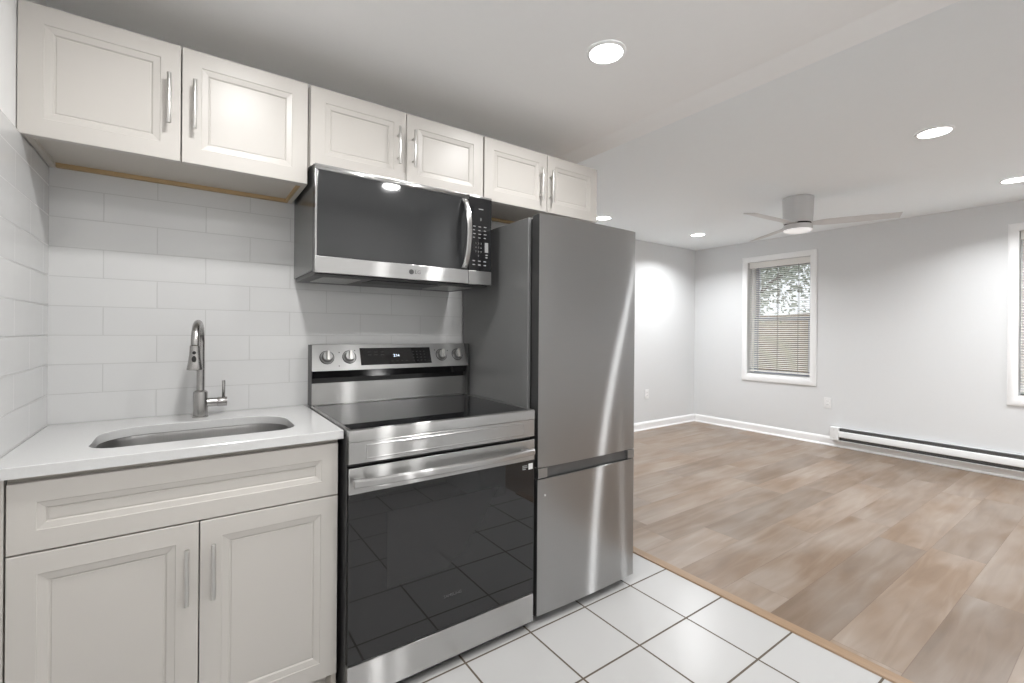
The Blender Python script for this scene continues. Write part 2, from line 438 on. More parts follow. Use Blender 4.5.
def window(idx, w):
    y0, y1, z0, z1 = w
    root = bpy.data.objects.new('window_%d' % idx, None); COL.objects.link(root); root.location = (RX, (y0 + y1) / 2, z0); root['kind'] = 'structure'
    c = .066
    b = nb()
    prof = [(0, 0), (0, .012), (.012, .018), (.052, .018), (c, .012), (c, 0)]
    # mitred casing: four runs round the opening, standing proud of the wall
    cor = [(y0, z0), (y1, z0), (y1, z1), (y0, z1)]; od = [(-1, -1), (1, -1), (1, 1), (-1, 1)]
    rings = [[b.verts.new((RX - .0002 - q, cy + dy * p, cz + dz * p)) for p, q in prof] for (cy, cz), (dy, dz) in zip(cor, od)]
    for k in range(4):
        A, B = rings[k], rings[(k + 1) % 4]
        for i in range(len(prof)):
            j = (i + 1) % len(prof)
            b.faces.new((A[i], A[j], B[j], B[i]))
    obj('window_casing', b, 'trim', root)
    b = nb(); box(b, RX - .001, RX + .105, y0 + .001, y1 - .001, z0 + .0005, z0 + .022, .003); obj('window_sill', b, 'trim', root)
    b = nb()                                                          # jamb frame
    X0, X1 = RX + .105, RX + .19
    for (a, c2, d, e) in ((y0, y0 + .03, z0, z1), (y1 - .03, y1, z0, z1), (y0, y1, z0, z0 + .03), (y0, y1, z1 - .03, z1)):
        box(b, X0, X1, a + .001, c2 - .001, d + .001, e - .001)
    obj('window_frame', b, 'trim', root, smooth=0)
    zm = (z0 + z1) / 2
    for nm, za, zb, xa in (('lower_sash', z0 + .03, zm + .02, RX + .112), ('upper_sash', zm - .02, z1 - .03, RX + .150)):
        b = nb(); s = .038
        for (a, c2, d, e) in ((y0 + .031, y0 + .031 + s, za, zb), (y1 - .031 - s, y1 - .031, za, zb), (y0 + .031 + s, y1 - .031 - s, za, za + s), (y0 + .031 + s, y1 - .031 - s, zb - s, zb)):
            box(b, xa, xa + .032, a, c2, d, e)
        so = obj(nm, b, 'vinyl', root, smooth=0)
        b = nb(); box(b, xa + .012, xa + .018, y0 + .031 + s, y1 - .031 - s, za + s, zb - s); obj('pane', b, 'glass', so, smooth=0)
    return root
window(1, WINS[0]); window(2, WINS[1])

def blind(w, label):
    y0, y1, z0, z1 = w
    t = thing('window_blind', label, 'blind', (RX + .05, (y0 + y1) / 2, z0 + .022), 'mini blinds in the living room windows')
    b = nb(); box(b, RX + .030, RX + .062, y0 + .004, y1 - .004, z1 - .075, z1 - .002, .004); obj('headrail', b, 'blind', t)
    b = nb()
    z = z1 - .09; ang = radians(22); wd = .0130; zb = z0 + .075
    while z > zb:
        pts = []
        for k in (-1, 0, 1):
            dx = wd * k * cos(ang); dz = wd * k * sin(ang) + (.0016 if k == 0 else 0)
            pts.append((RX + .046 + dx, z + dz))
        top = [(x, zz + .0008) for x, zz in pts]
        poly = pts + top[::-1]
        A = [b.verts.new((x, y0 + .008, zz)) for x, zz in poly]; B = [b.verts.new((x, y1 - .008, zz)) for x, zz in poly]
        for i in range(len(poly)):
            j = (i + 1) % len(poly); b.faces.new((A[i], A[j], B[j], B[i]))
        b.faces.new(A[::-1]); b.faces.new(B)
        z -= .0235
    obj('slats', b, 'blind', t)
    b = nb(); box(b, RX + .033, RX + .059, y0 + .008, y1 - .008, zb - .022, zb - .006, .003); obj('bottom_rail', b, 'blind', t)
    for f in (.2, .52, .84):
        b = nb(); yy = y0 + (y1 - y0) * f
        for xx in (RX + .0315, RX + .0605): cyl(b, (xx, yy, zb - .012), (xx, yy, z1 - .07), .0022, n=6)
        obj('ladder_cord', b, 'cord', t)
    return t
blind(WINS[0], 'white mini blind in the full window behind the ceiling fan')
blind(WINS[1], 'white mini blind in the window cut off by the right picture edge')

def baseboard(name, p0, p1, nrm):
    """moulded board and shoe along the foot of a wall"""
    p0, p1, n = Vector(p0), Vector(p1), Vector(nrm)
    prof = [(0, .0025), (.022, .0025), (.021, .012), (.013, .021), (.013, .082), (.009, .094), (.004, .102), (0, .104)]
    b = nb(); strip_sweep(b, [(p0, n, (0, 0, 1)), (p1, n, (0, 0, 1))], prof)
    struct(name, b, 'trim')
baseboard('baseboard_far', (KX + .001, FY - .0005, 0), (RX - .001, FY - .0005, 0), (0, -1, 0))
baseboard('baseboard_right', (RX - .0005, FY - .023, 0), (RX - .0005, RY + .001, 0), (-1, 0, 0))
baseboard('baseboard_front', (KX + .001, RY + .0005, 0), (RX - .024, RY + .0005, 0), (0, 1, 0))

# ------------------------------------------------------------------ downlights
def downlight(x, y, zc, watts, label, proto={}):
    k = .86 if zc < 2.35 else 1.0      # the kitchen trims are a size smaller
    t = thing('recessed_light', label, 'ceiling light', (x, y, zc), 'recessed downlights')
    if zc not in proto:
        b = nb(); lathe(b, (x, y, zc - .001), (0, 0, -1), [(0, .088 * k), (.004, .086 * k), (.008, .079 * k), (.008, .074 * k), (.004, .072 * k), (.0, .072 * k)], 40, False)
        r = obj('trim_ring', b, 'trim', t)
        b = nb(); lathe(b, (x, y, zc - .001), (0, 0, -1), [(0, .0718 * k), (.0045, .0718 * k)], 40); l = obj('lens', b, 'lens', t)
        proto[zc] = (r, l)
    else:
        for q in proto[zc]:
            c = q.copy(); COL.objects.link(c); c.parent = t
    li = bpy.data.lights.new('downlight', 'AREA'); li.shape = 'DISK'; li.size = .13 * k; li.energy = watts; li.color = (1, .995, .985) if zc < 2.35 else (.97, .985, 1); li.spread = radians(170 if zc < 2.35 else 142)
    lo = bpy.data.objects.new('lamp', li); COL.objects.link(lo); lo.parent = t; lo.location = (0, 0, -.0095)
    return t
downlight(1.697, -.918, KC, LAMP_K, 'round recessed light in the kitchen ceiling, the biggest one in the picture')
downlight(.568, -.965, KC, LAMP_K, 'round recessed light in kitchen ceiling above the floor before the sink')
downlight(1.615, -1.955, KC, LAMP_K, 'round recessed light mirrored in the microwave door glass')
downlight(.57, -1.95, KC, LAMP_K, 'round recessed light in kitchen ceiling above the camera')
downlight(3.88, -1.405, LC, LAMP_L, 'round recessed light in the lower ceiling right of the fan blade tip')
downlight(5.43, -1.53, LC, LAMP_L, 'round recessed light cut by the right picture edge above the window wall')
downlight(5.31, 1.012, LC, LAMP_L, 'round recessed light near the far wall corner left of the fan')
downlight(3.83, 1.12, LC, LAMP_L * .6, 'round recessed light just peeking past the top of the refrigerator')

downlight(3.35, -3.90, LC, LAMP_L, 'added fill downlight at the unseen end of the living room, inner row')  # added lamp out of view, brightens the room the refrigerator front reflects
downlight(5.60, -2.95, LC, LAMP_L, 'added fill downlight at the unseen end of the living room, window row')  # second added fill lamp, unseen, placed to leave no extra refrigerator streak

# ------------------------------------------------------------------ cabinets
RINGS = [(.052, 0), (.0535, .0022), (.071, .0052), (.0745, .0092), (.0765, .0092), (.078, .0080)]
RINGS_S = [(.050, 0), (.0515, .0022), (.066, .0052), (.069, .0092), (.071, .0092), (.072, .0080)]

def bar_pull(x, z0, z1, yf, parent):
    b = nb(); yb = yf - .030
    cyl(b, (x, yb, z0), (x, yb, z1), .006, n=16, bev=.001)
    for z in (z0 + .030, z1 - .030):
        cyl(b, (x, yf - .0002, z), (x, yb, z), .0042, n=12)
    return obj('handle', b, 'nickel', parent, label='satin nickel bar handle')

def upper_cabinet(label, x0, x1, z0, z1, xm, hz, hx, door_l, door_r):
    yb, yf = -.004, -.3085
    t = thing('upper_cabinet', label, 'cabinet', ((x0 + x1) / 2, yb, z0))
    b = nb(); th = .016
    box(b, x0, x0 + th, yf, yb, z0, z1); box(b, x1 - th, x1, yf, yb, z0, z1)
    box(b, x0 + th, x1 - th, yf, yb, z1 - th, z1); box(b, x0 + th, x1 - th, yf, yb, z0 + .014, z0 + .014 + th)
    box(b, x0 + th, x1 - th, yb - .008, yb, z0 + .03, z1 - th)
    box(b, x0 + th, x1 - th, yf, yf + .018, z0, z0 + .0139)
    obj('body', b, 'cab_in', t, smooth=0)
    b = nb(); box(b, x0 + th + .0005, x1 - th - .0005, yb - .018, yb, z0, z0 + .0135); box(b, x1 - th - .010, x1 - th - .0005, yf + .02, yb - .0185, z0 + .001, z0 + .0135)
    obj('hanging_rail', b, 'raw', t, smooth=0, label='raw plywood hanging rail under the box')
    for (a, c), hxx in ((door_l, hx[0]), (door_r, hx[1])):
        b = nb(); panel(b, a, c, z0, z1, -.33, .0195, RINGS); d = obj('door', b, 'cab', t, smooth=0)
        bar_pull(hxx, hz[0], hz[1], -.33, d)
    return t
upper_cabinet('pale greige upper cabinet over the sink, two doors, leftmost and tallest', .002, .7435, 1.782, 2.154, .362, (1.889, 2.046), (.3305, .3975), (-.0075, .3603), (.3637, .7425))
upper_cabinet('pale greige short upper cabinet directly above the microwave', .7500, 1.5065, 1.853, 2.154, 1.127, (1.925, 2.079), (1.0895, 1.1555), (.7520, 1.1260), (1.1290, 1.5055))
upper_cabinet('pale greige short upper cabinet above the refrigerator', 1.5105, 2.2565, 1.858, 2.154, 1.891, (1.906, 2.070), (1.8435, 1.9095), (1.5130, 1.8905), (1.8950, 2.2550))

t = thing('base_cabinet', 'pale greige sink base cabinet with false drawer and two doors', 'cabinet', (.40, -.3, .002))
b = nb(); th = .016
box(b, .0335, .0335 + th, -.574, -.01, .10, .884); box(b, .794 - th, .794, -.574, -.01, .002, .884)
box(b, .0335 + th, .794 - th, -.574, -.01, .10, .116); box(b, .0335 + th, .794 - th, -.026, -.010, .116, .884)
box(b, .0335 + th, .794 - th, -.574, -.556, .858, .884); box(b, .0335 + th, .794 - th, -.574, -.556, .68, .716)
obj('body', b, 'cab_in', t, smooth=0)
b = nb(); box(b, .002, .777, -.515, -.500, .002, .0995); obj('toe_kick', b, 'cab', t, smooth=0)
b = nb(); box(b, .002, .0315, -.590, -.570, .10, .884, .001); obj('filler_strip', b, 'cab', t)
b = nb(); panel(b, .036, .791, .7005, .8695, -.595, .0195, RINGS_S); obj('drawer_front', b, 'cab', t, smooth=0)
for a, c, hx in ((.036, .4120, .3845), (.4150, .791, .4460)):
    b = nb(); panel(b, a, c, .110, .6965, -.595, .0195, RINGS); d = obj('door', b, 'cab', t, smooth=0)
    bar_pull(hx, .480, .635, -.595, d)

# ------------------------------------------------------------------ worktop with sink cut-out
SX0, SX1, SY0, SY1, SR, SRF = .160, .686, -.500, -.180, .125, .07
SCX, SCY = (SX0 + SX1) / 2, (SY0 + SY1) / 2
def rr_radius(th, grow=0.):
    hx, hy, R = (SX1 - SX0) / 2 + grow, (SY1 - SY0) / 2 + grow, max(.015, (SR if sin(th) > 0 else SRF) + grow)
    dx, dy = cos(th), sin(th); lo, hi = 0., 1.
    for _ in range(40):
        mid = (lo + hi) / 2; x, y = abs(dx * mid), abs(dy * mid)
        qx, qy = max(x - (hx - R), 0), max(y - (hy - R), 0)
        inside = (math.hypot(qx, qy) <= R) if (qx > 0 and qy > 0) else (x <= hx and y <= hy)
        lo, hi = (mid, hi) if inside else (lo, mid)
    return lo
CX0, CX1, CY0, CY1, CZ0, CZ1 = .001, .8035, -.611, -.0012, .8852, .913
angs = sorted([2 * pi * i / 96 for i in range(96)] + [math.atan2(y - SCY, x - SCX) % (2 * pi) for x in (CX0, CX1) for y in (CY0, CY1)])
def outer(th):
    dx, dy = cos(th), sin(th); k = 1e9
    if dx > 1e-9: k = min(k, (CX1 - SCX) / dx)
    if dx < -1e-9: k = min(k, (CX0 - SCX) / dx)
    if dy > 1e-9: k = min(k, (CY1 - SCY) / dy)
    if dy < -1e-9: k = min(k, (CY0 - SCY) / dy)
    return SCX + dx * k, SCY + dy * k
b = nb()
def ring(fn, z): return [b.verts.new((*fn(a), z)) for a in angs]
inn = lambda g: (lambda a: (SCX + cos(a) * rr_radius(a, g), SCY + sin(a) * rr_radius(a, g)))
def shrink(a):
    x, y = outer(a); return (min(max(x, CX0 + .0015), CX1 - .0015), min(max(y, CY0 + .0015), CY1 - .0015))
L = [ring(outer, CZ0), ring(outer, CZ1 - .0015), ring(shrink, CZ1), ring(inn(.0015), CZ1), ring(inn(0), CZ1 - .0015), ring(inn(0), CZ0)]
for A, B in zip(L, L[1:] + L[:1]):
    for i in range(len(angs)):
        j = (i + 1) % len(angs); b.faces.new((A[i], A[j], B[j], B[i]))
tag(rebase(obj('countertop', b, 'counter'), (.4, -.3, CZ0)), 'white quartz countertop on the sink cabinet, left of the stove', 'countertop')

t = thing('sink', 'undermount stainless steel sink bowl set below the white countertop', 'sink', (SCX, SCY, .67))
b = nb()
L = [ring(inn(.022), .8848), ring(inn(.004), .8848), ring(inn(-.002), .870), ring(inn(-.010), .72), ring(inn(-.022), .690), ring(inn(-.05), .682), ring(inn(-.05), .680), ring(inn(-.021), .6875), ring(inn(-.008), .72), ring(inn(.0002), .868), ring(inn(.022), .8832)]
for A, B in zip(L, L[1:] + L[:1]):
    if A is L[5]: continue
    for i in range(len(angs)):
        j = (i + 1) % len(angs); b.faces.new((A[i], A[j], B[j], B[i]))
b.faces.new(L[5]); b.faces.new(L[6][::-1])
obj('bowl', b, 'sink', t)
b = nb(); lathe(b, (SCX, SCY + .03, .6825), (0, 0, 1), [(0, .044), (.003, .044), (.004, .040), (.0015, .034), (.001, .0)], 28, False); obj('drain', b, 'nickel', t)

# ------------------------------------------------------------------ faucet
FX, FYY = .424, -.090
t = thing('faucet', 'brushed nickel pull-down kitchen faucet standing behind the sink', 'faucet', (FX, FYY, .9132))
b = nb(); lathe(b, (FX, FYY, .9132), (0, 0, 1), [(0, .0255), (.004, .0255), (.006, .0235), (.090, .0235), (.094, .0225), (.098, .018), (.100, .0135)], 32)
obj('base', b, 'faucet', t)
dirv = Vector((-.13, -.99, 0)).normalized(); R = .076; zc = 1.186
pts = [(FX, FYY, 1.0115 + .02 * i) for i in range(9)]
pts = [p for p in pts if p[2] < zc - .005]
for i in range(0, 25):
    a = pi * i / 24
    o = Vector((FX, FYY, zc)) + dirv * (R - R * cos(a)) + Vector((0, 0, R * sin(a)))
    pts.append(tuple(o))
hp = Vector((FX, FYY, 0)) + dirv * 2 * R
b = nb(); tube(b, pts, .0125, 20); obj('spout', b, 'faucet', t)
b = nb(); lathe(b, (hp.x, hp.y, 1.1855), (0, 0, -1), [(0, .0128), (.002, .0150), (.018, .0157), (.030, .0164), (.064, .0208), (.082, .0240), (.084, .0236), (.085, .019), (.082, .018)], 32)
h = obj('spray_head', b, 'faucet', t)
fd = Vector((-.15, -.985, 0)).normalized()
for z, rx, rz, rr in ((1.160, .0055, .0055, .0162), (1.138, .0066, .0115, .0188)):
    b = nb(); c = Vector((hp.x, hp.y, z)) + fd * (rr - .001); r_ = fd.cross(Vector((0, 0, 1)))
    A = []; B = []
    for i in range(20):
        a = 2 * pi * i / 20; q = c + r_ * cos(a) * rx + Vector((0, 0, 1)) * sin(a) * rz
        A.append(b.verts.new(q)); B.append(b.verts.new(q + fd * .002))
    for i in range(20):
        j = (i + 1) % 20; b.faces.new((A[i], A[j], B[j], B[i]))
    b.faces.new(A[::-1]); b.faces.new(B)
    obj('spray_button', b, 'black', h, label='black spray button')
b = nb(); z = .966
cyl(b, (FX + .020, FYY, z), (FX + .052, FYY, z), .0165, n=24); cyl(b, (FX + .053, FYY, z), (FX + .084, FYY, z), .0178, n=24, bev=.001); cyl(b, (FX + .051, FYY, z), (FX + .054, FYY, z), .0145, n=24)
l = obj('valve', b, 'faucet', t)
b = nb(); cyl(b, (FX + .073, FYY, z + .0172), (FX + .073, FYY, z + .080), .0056, n=14, bev=.001); obj('lever', b, 'faucet', l)

# ------------------------------------------------------------------ stove
X0, X1, YF = .8088, 1.5660, -.656
t = thing('stove', 'stainless electric stove with black glass oven door, left of the refrigerator', 'stove', ((X0 + X1) / 2, -.34, .002))
b = nb(); box(b, X0, X1, -.628, -.030, .032, .895, .002); obj('body', b, 'dk_grey', t)
for fx in (X0 + .05, X1 - .05):
    for fy in (-.59, -.08):
        b = nb(); lathe(b, (fx, fy, .002), (0, 0, 1), [(0, .018), (.006, .018), (.007, .008), (.030, .008)], 16); obj('foot', b, 'black', t)
# cooktop: steel rim and glass
b = nb()
box(b, X0, X0 + .012, -.640, -.075, .8955, .9165, .002); box(b, X1 - .012, X1, -.640, -.075, .8955, .9165, .002)
prism(b, [(-.640, .8955), (-.640, .9165), (-.650, .9165), (-.6545, .9145), (YF, .911), (YF, .8785), (-.629, .8785), (-.629, .8955)], X0, X1, 0)
obj('cooktop_rim', b, 'steel', t)
b = nb(); box(b, X0 + .0125, X1 - .0125, -.6395, -.0755, .8955, .9155, .001); obj('cooktop', b, 'blk_glass', t, label='black glass cooktop')
# fascia below the cooktop, with a shallow pressed panel
b = nb(); panel(b, X0, X1, .8060, .8770, YF, .027, [(.008, 0), (.0095, 0)])
obj('fascia', b, 'steel', t)
b = nb(); panel(b, X0 + .055, X1 - .055, .8180, .8665, YF - .0021, .0020, [(.004, 0), (.0055, .0012)]); obj('fascia_panel', b, 'steel', t)
# oven door
zd0, zd1 = .157, .794
b = nb(); box(b, X0 + .001, X1 - .001, YF + .004, -.6285, zd0, zd1, .002); door = obj('oven_door', b, 'blk_gloss', t)
b = nb(); box(b, X0 + .001, X1 - .001, YF, YF + .0035, zd0, .7085, .001); obj('door_glass', b, 'oven_glass', door)
b = nb(); box(b, .937, 1.434, YF - .0006, YF - .0001, .370, .630); obj('oven_window', b, 'oven_win', door, smooth=0)
b = nb(); box(b, X0, X1, YF - .001, YF + .0035, .7090, zd1, .002); obj('door_top_band', b, 'steel', door)
b = nb(); path = []; hxa, hxb = X0 + .008, X1 - .026
for i in range(41):
    s = -1 + 2 * i / 40; x = (hxa + hxb) / 2 + s * (hxb - hxa) / 2
    y = YF - .030 - .020 * (1 - abs(s) ** 2.5)
    path.append(((x, y, .7515), (0, -1, 0), (0, 0, 1)))
strip_sweep(b, path, [(-.008, -.011), (-.008, .011), (-.002, .0135), (.004, .0125), (.008, .008), (.009, 0), (.008, -.008), (.004, -.0125), (-.002, -.0135)])
for x in (hxa + .028, hxb - .028): box(b, x - .018, x + .018, YF - .034, YF - .0011, .7425, .7605, .003)
obj('door_handle', b, 'steel', door)
b = text_bm('SAMSUNG', .0155, sp=1.05); place(b, at(1.188, YF - .0004, .270) @ FRONT); obj('door_logo', b, 'logo_glass', door, smooth=0, label='dim grey maker lettering on the oven glass')
b = nb(); box(b, 1.535, 1.557, YF - .0006, YF - .0001, .672, .696); obj('sticker', b, 'sticker', door, smooth=0, label='small white square sticker at the corner of the oven glass')
b = nb()
for z, x2 in ((.690, 1.528), (.683, 1.530), (.676, 1.522)): box(b, 1.504, x2, YF - .0005, YF - .0001, z - .0018, z + .0018)
obj('door_print', b, 'ink', door, smooth=0)
b = nb(); box(b, X0 + .001, X1 - .001, -.6275, -.634, .1515, .1560); box(b, X0 + .004, X1 - .004, -.640, -.6285, .020, .034); obj('drawer_gap', b, 'black', t, smooth=0)
b = nb(); box(b, X0, X1, YF, -.6285, .036, .1510, .003); obj('storage_drawer', b, 'steel', t)
# backguard
GX0, GX1 = X0 + .003, X1 - .0005
b = nb(); prism(b, [(-.074, .9170), (-.066, .9200), (-.062, 1.0100), (-.030, 1.0100), (-.030, .9170)], GX0, GX1, 0); obj('backguard', b, 'steel', t)
b = nb(); prism(b, [(-.056, 1.0105), (-.056, 1.0330), (-.078, 1.0340), (-.0945, 1.0655), (-.034, 1.0655), (-.030, 1.0105)], GX0 + .004, GX1 - .004, 0); obj('vent_recess', b, 'blk_gloss', t)
P0, P1 = Vector((0, -.0955, 1.0662)), Vector((0, -.0520, 1.1765))
v = (P1 - P0); HV = v.length; v.normalize(); nrm = Vector((0, -v.z, v.y))
b = nb(); prism(b, [(P0.y, P0.z), (P1.y, P1.z), (P1.y + .006, P1.z + .0015), (-.030, P1.z), (-.030, P0.z)], GX0, GX1, 0)
cp = obj('control_panel', b, 'steel_pnl', t)
def face(x, s, h=0.):
    """matrix: local x right, y up the slope, z out of the panel"""
    o = Vector((x, P0.y, P0.z)) + v * s + nrm * h
    return Matrix(((1, 0, 0, o.x), (0, v.y, nrm.y, o.y), (0, v.z, nrm.z, o.z), (0, 0, 0, 1)))
b = nb(); box(b, GX0 - .0025, GX0 - .0002, -.097, -.030, .918, 1.178, .001); obj('end_cap', b, 'dk_grey', cp)
b = nb(); box(b, GX1 + .0002, GX1 + .0025, -.097, -.030, .918, 1.178, .001); obj('end_cap', b, 'dk_grey', cp)
b = nb(); box(b, 1.021, 1.366, .0195, .101, .0003, .0016, .0004); place(b, face(0, 0)); obj('display', b, 'blk_glass', cp, label='black glass display')
b = text_bm('2:14', .017); place(b, face(1.190, .062, .0019)); obj('clock_digits', b, 'digit', cp, smooth=0, label='lit white clock digits')
_leg = [(1.055 + i * .030, 1.072 + i * .030, .066 + j * .014, .0682 + j * .014) for i in range(3) for j in range(2)]
_leg += [(1.162 + i * .024, 1.172 + i * .024, .034, .0365) for i in range(4)]
_leg += [(1.272 + i * .019, 1.279 + i * .019, .034 + j * .015, .0366 + j * .015) for i in range(4) for j in range(4)]
for a, c, d, e in _leg:
    b = nb(); box(b, a, c, d, e, .0017, .0021); place(b, face(0, 0)); obj('touch_mark', b, 'logo', cp, smooth=0)
for kx in (.877, .972, 1.425, 1.514):
    b = nb(); s = .060
    lathe(b, (0, 0, .0003), (0, 0, 1), [(0, .0275), (.0025, .0275), (.004, .0262), (.004, .023)], 36, False)
    lathe(b, (0, 0, .0003), (0, 0, 1), [(.004, .0232), (.010, .0222), (.020, .0205), (.0215, .0190), (.0215, 0)], 36, False)
    place(b, face(kx, s)); k = obj('knob', b, 'steel_pnl', cp)
    b = nb(); box(b, -.0055, .0055, -.0215, .0215, .0205, .0335, .002); place(b, face(kx, s) @ Matrix.Rotation(radians(-4), 4, 'Z')); obj('knob_grip', b, 'nickel', k)
    b = nb(); lathe(b, (0, 0, .0002), (0, 0, 1), [(0, .0305), (.0015, .0305), (.0018, .0278), (.0, .0278)], 36, False); place(b, face(kx, s)); obj('knob_ring', b, 'black', k)
for x, s in ((.930, .082), (.9985, .090), (1.392, .086), (1.462, .082), (.925, .020)):
    b = nb(); box(b, x - .0022, x + .0022, s - .0025, s + .0025, .0002, .0008); place(b, face(0, 0)); obj('panel_mark', b, 'logo', cp, smooth=0)

# ------------------------------------------------------------------ microwave
X0, X1, YF, Z0, Z1 = .7545, 1.5095, -.400, 1.449, 1.845
t = thing('microwave', 'stainless over-the-range microwave with smoked glass door above the stove', 'microwave', ((X0 + X1) / 2, -.2, Z0))
b = nb(); box(b, X0, X1, -.372, -.004, Z0 + .010, Z1 + .006, .003); obj('case', b, 'mw_side', t)
b = nb(); prism(b, [(-.372, Z0 + .0095), (-.3725, Z0 - .002), (-.350, Z0 - .006), (-.02, Z0 - .004), (-.02, Z0 + .0095)], X0 + .006, X1 - .006, 0); bp_ = obj('bottom_plate', b, 'dk_grey', t)
for xa, xb in ((.800, .945), (1.300, 1.455)):
    b = nb(); prism(b, [(-.325, Z0 - .0061), (-.325, Z0 - .0085), (-.110, Z0 - .0075), (-.110, Z0 - .0051)], xa, xb, 0); obj('grease_filter', b, 'mesh', bp_)
b = nb(); prism(b, [(-.345, Z0 - .0062), (-.345, Z0 - .009), (-.200, Z0 - .008), (-.200, Z0 - .0053)], .985, 1.270, 0); obj('lamp_cover', b, 'black', bp_)
DX = 1.3905
b = nb(); box(b, X0, DX - .001, YF + .004, -.3725, Z0 + .001, Z1, .002); door = obj('door', b, 'blk_gloss', t)
b = nb(); box(b, X0 + .008, DX - .002, YF, YF + .0035, 1.511, 1.8235, .001); obj('door_glass', b, 'mw_glass', door, label='smoked black door glass')
b = nb(); box(b, X0, DX - .0012, YF - .0015, YF + .0035, Z0 + .001, 1.5105, .002); obj('door_bottom_band', b, 'steel', door)
b = nb(); prism(b, [(YF - .0015, 1.8240), (YF - .0015, 1.834), (YF + .006, Z1 - .0005), (YF + .0037, Z1), (YF + .0037, 1.8240)], X0, DX - .0012, 0); obj('door_top_band', b, 'steel', door)
b = nb(); box(b, X0, X0 + .0075, YF - .0005, YF + .0035, 1.511, 1.8235, .001); obj('door_edge_trim', b, 'steel', door)
b = nb(); path = []
for i in range(33):
    s = -1 + i / 16; z = 1.668 + s * .151
    d = .046 * (1 - s * s) ** .75 + .004
    path.append(((DX - .024 , YF - d, z), (1, 0, 0), (0, -1, 0)))
strip_sweep(b, path, [(-.0115, -.004), (-.0115, .003), (-.007, .0065), (.007, .0065), (.0115, .003), (.0115, -.004)])
obj('door_handle', b, 'steel', door, label='bowed vertical steel handle')
b = nb(); lathe(b, (1.124, YF - .0016, 1.4805), (0, -1, 0), [(0, .0105), (.0005, .0105)], 28); obj('logo_disc', b, 'logo', door, label='round grey maker emblem')
b = text_bm('LG', .021); place(b, at(1.152, YF - .0019, 1.4805) @ FRONT); obj('logo_letters', b, 'logo', door, smooth=0)
b = nb(); box(b, DX + .0005, X1, YF + .004, -.3725, Z0 + .001, Z1, .002); cpn = obj('control_panel', b, 'blk_gloss', t)
b = nb(); box(b, DX + .0005, X1, YF, YF + .0035, 1.511, 1.8350, .001); obj('control_glass', b, 'blk_glass', cpn)
b = nb(); box(b, DX + .0005, X1, YF - .0015, YF + .0035, Z0 + .001, 1.5105, .002); obj('control_bottom_band', b, 'steel', cpn)
b = nb(); box(b, DX + .0005, X1, YF - .0015, YF + .0035, 1.8355, Z1, .002); obj('control_top_band', b, 'steel', cpn)
for k, ch in enumerate('123456789 0'):
    if ch == ' ': continue
    b = text_bm(ch, .0115); place(b, at(1.4275 + (k % 3) * .0135, YF - .0004, 1.633 - (k // 3) * .0185) @ FRONT); obj('key_number', b, 'ink', cpn, smooth=0)
_keys = []
for r in range(4):
    for c in range(3):
        x = 1.418 + c * .0285; z = 1.706 - r * .0165 + (c == 2) * .001
        _keys.append((x - .007, x + .007 - (r % 2) * .003, z, z + .0038))
for c in range(3):
    for r in range(2):
        x = 1.418 + c * .0285; z = 1.552 - r * .017; _keys.append((x - .007, x + .006, z, z + .005))
_keys += [(1.474, 1.492, 1.596, 1.640), (1.478, 1.489, 1.582, 1.587), (1.478, 1.489, 1.571, 1.576), (1.440, 1.465, 1.785, 1.789), (1.451, 1.454, 1.735, 1.748)]
for a, c, d, e in _keys:
    b = nb(); box(b, a, c, YF - .0005, YF - .0001, d, e); obj('touch_key', b, 'ink', cpn, smooth=0)

# ------------------------------------------------------------------ refrigerator
X0, X1, YF = 1.5915, 2.2025, -.652
t = thing('refrigerator', 'tall stainless bottom-freezer refrigerator right of the stove', 'refrigerator', ((X0 + X1) / 2, -.33, .002))
b = nb(); box(b, X0 - .0105, X1 - .004, -.584, -.012, .045, 1.735, .003); obj('body', b, 'fr_side', t, label='plain grey side and back case')
b = nb(); box(b, X0 + .004, X1 - .014, -.5985, -.5845, .060, 1.728); obj('gasket', b, 'black', t, smooth=0)
b = nb(); box(b, X0 + .02, X1 - .02, -.600, -.52, .012, .044, .002); obj('kick_plate', b, 'dk_grey', t)
for fx in (X0 + .05, X1 - .035):
    for fy in (-.575, -.08):
        b = nb(); lathe(b, (fx, fy, .002), (0, 0, 1), [(0, .020), (.012, .020), (.013, .009), (.044, .009)], 16); obj('foot', b, 'black', t)
def fridge_door(name, z0, z1):
    """front skin slightly crowned, as pressed sheet is"""
    b = nb(); nx, nz = 24, 24
    x0, x1 = X0 + .0005, X1 - .0005
    G = []
    for k in range(nz + 1):
        row = []
        for i in range(nx + 1):
            fx, fz = i / nx, k / nz
            s = 2 * fx - 1
            y = YF - .003 + .0075 * s * s + .001 * abs(s) ** 8
            row.append(b.verts.new((x0 + (x1 - x0) * fx, y, z0 + (z1 - z0) * fz)))
        G.append(row)
    for k in range(nz):
        for i in range(nx):
            b.faces.new((G[k][i], G[k][i + 1], G[k + 1][i + 1], G[k + 1][i]))
    bd = [G[0][i] for i in range(nx + 1)] + [G[k][nx] for k in range(1, nz + 1)] + [G[nz][i] for i in range(nx - 1, -1, -1)] + [G[k][0] for k in range(nz - 1, 0, -1)]
    bk = [b.verts.new((q.co.x, YF + .006, q.co.z)) for q in bd]
    for i in range(len(bd)):
        j = (i + 1) % len(bd); b.faces.new((bd[i], bd[j], bk[j], bk[i]))
    b.faces.new(bk)
    core = nb(); box(core, X0, X1, YF + .0062, -.5990, z0, z1, .002)
    d = obj(name, core, 'fr_edge', t)
    obj('front_skin', b, 'steel_dk', d, smooth=50, label='brushed stainless front sheet')
    return d
fridge_door('refrigerator_door', .6655, 1.742)
fd_ = fridge_door('freezer_door', .040, .6150)
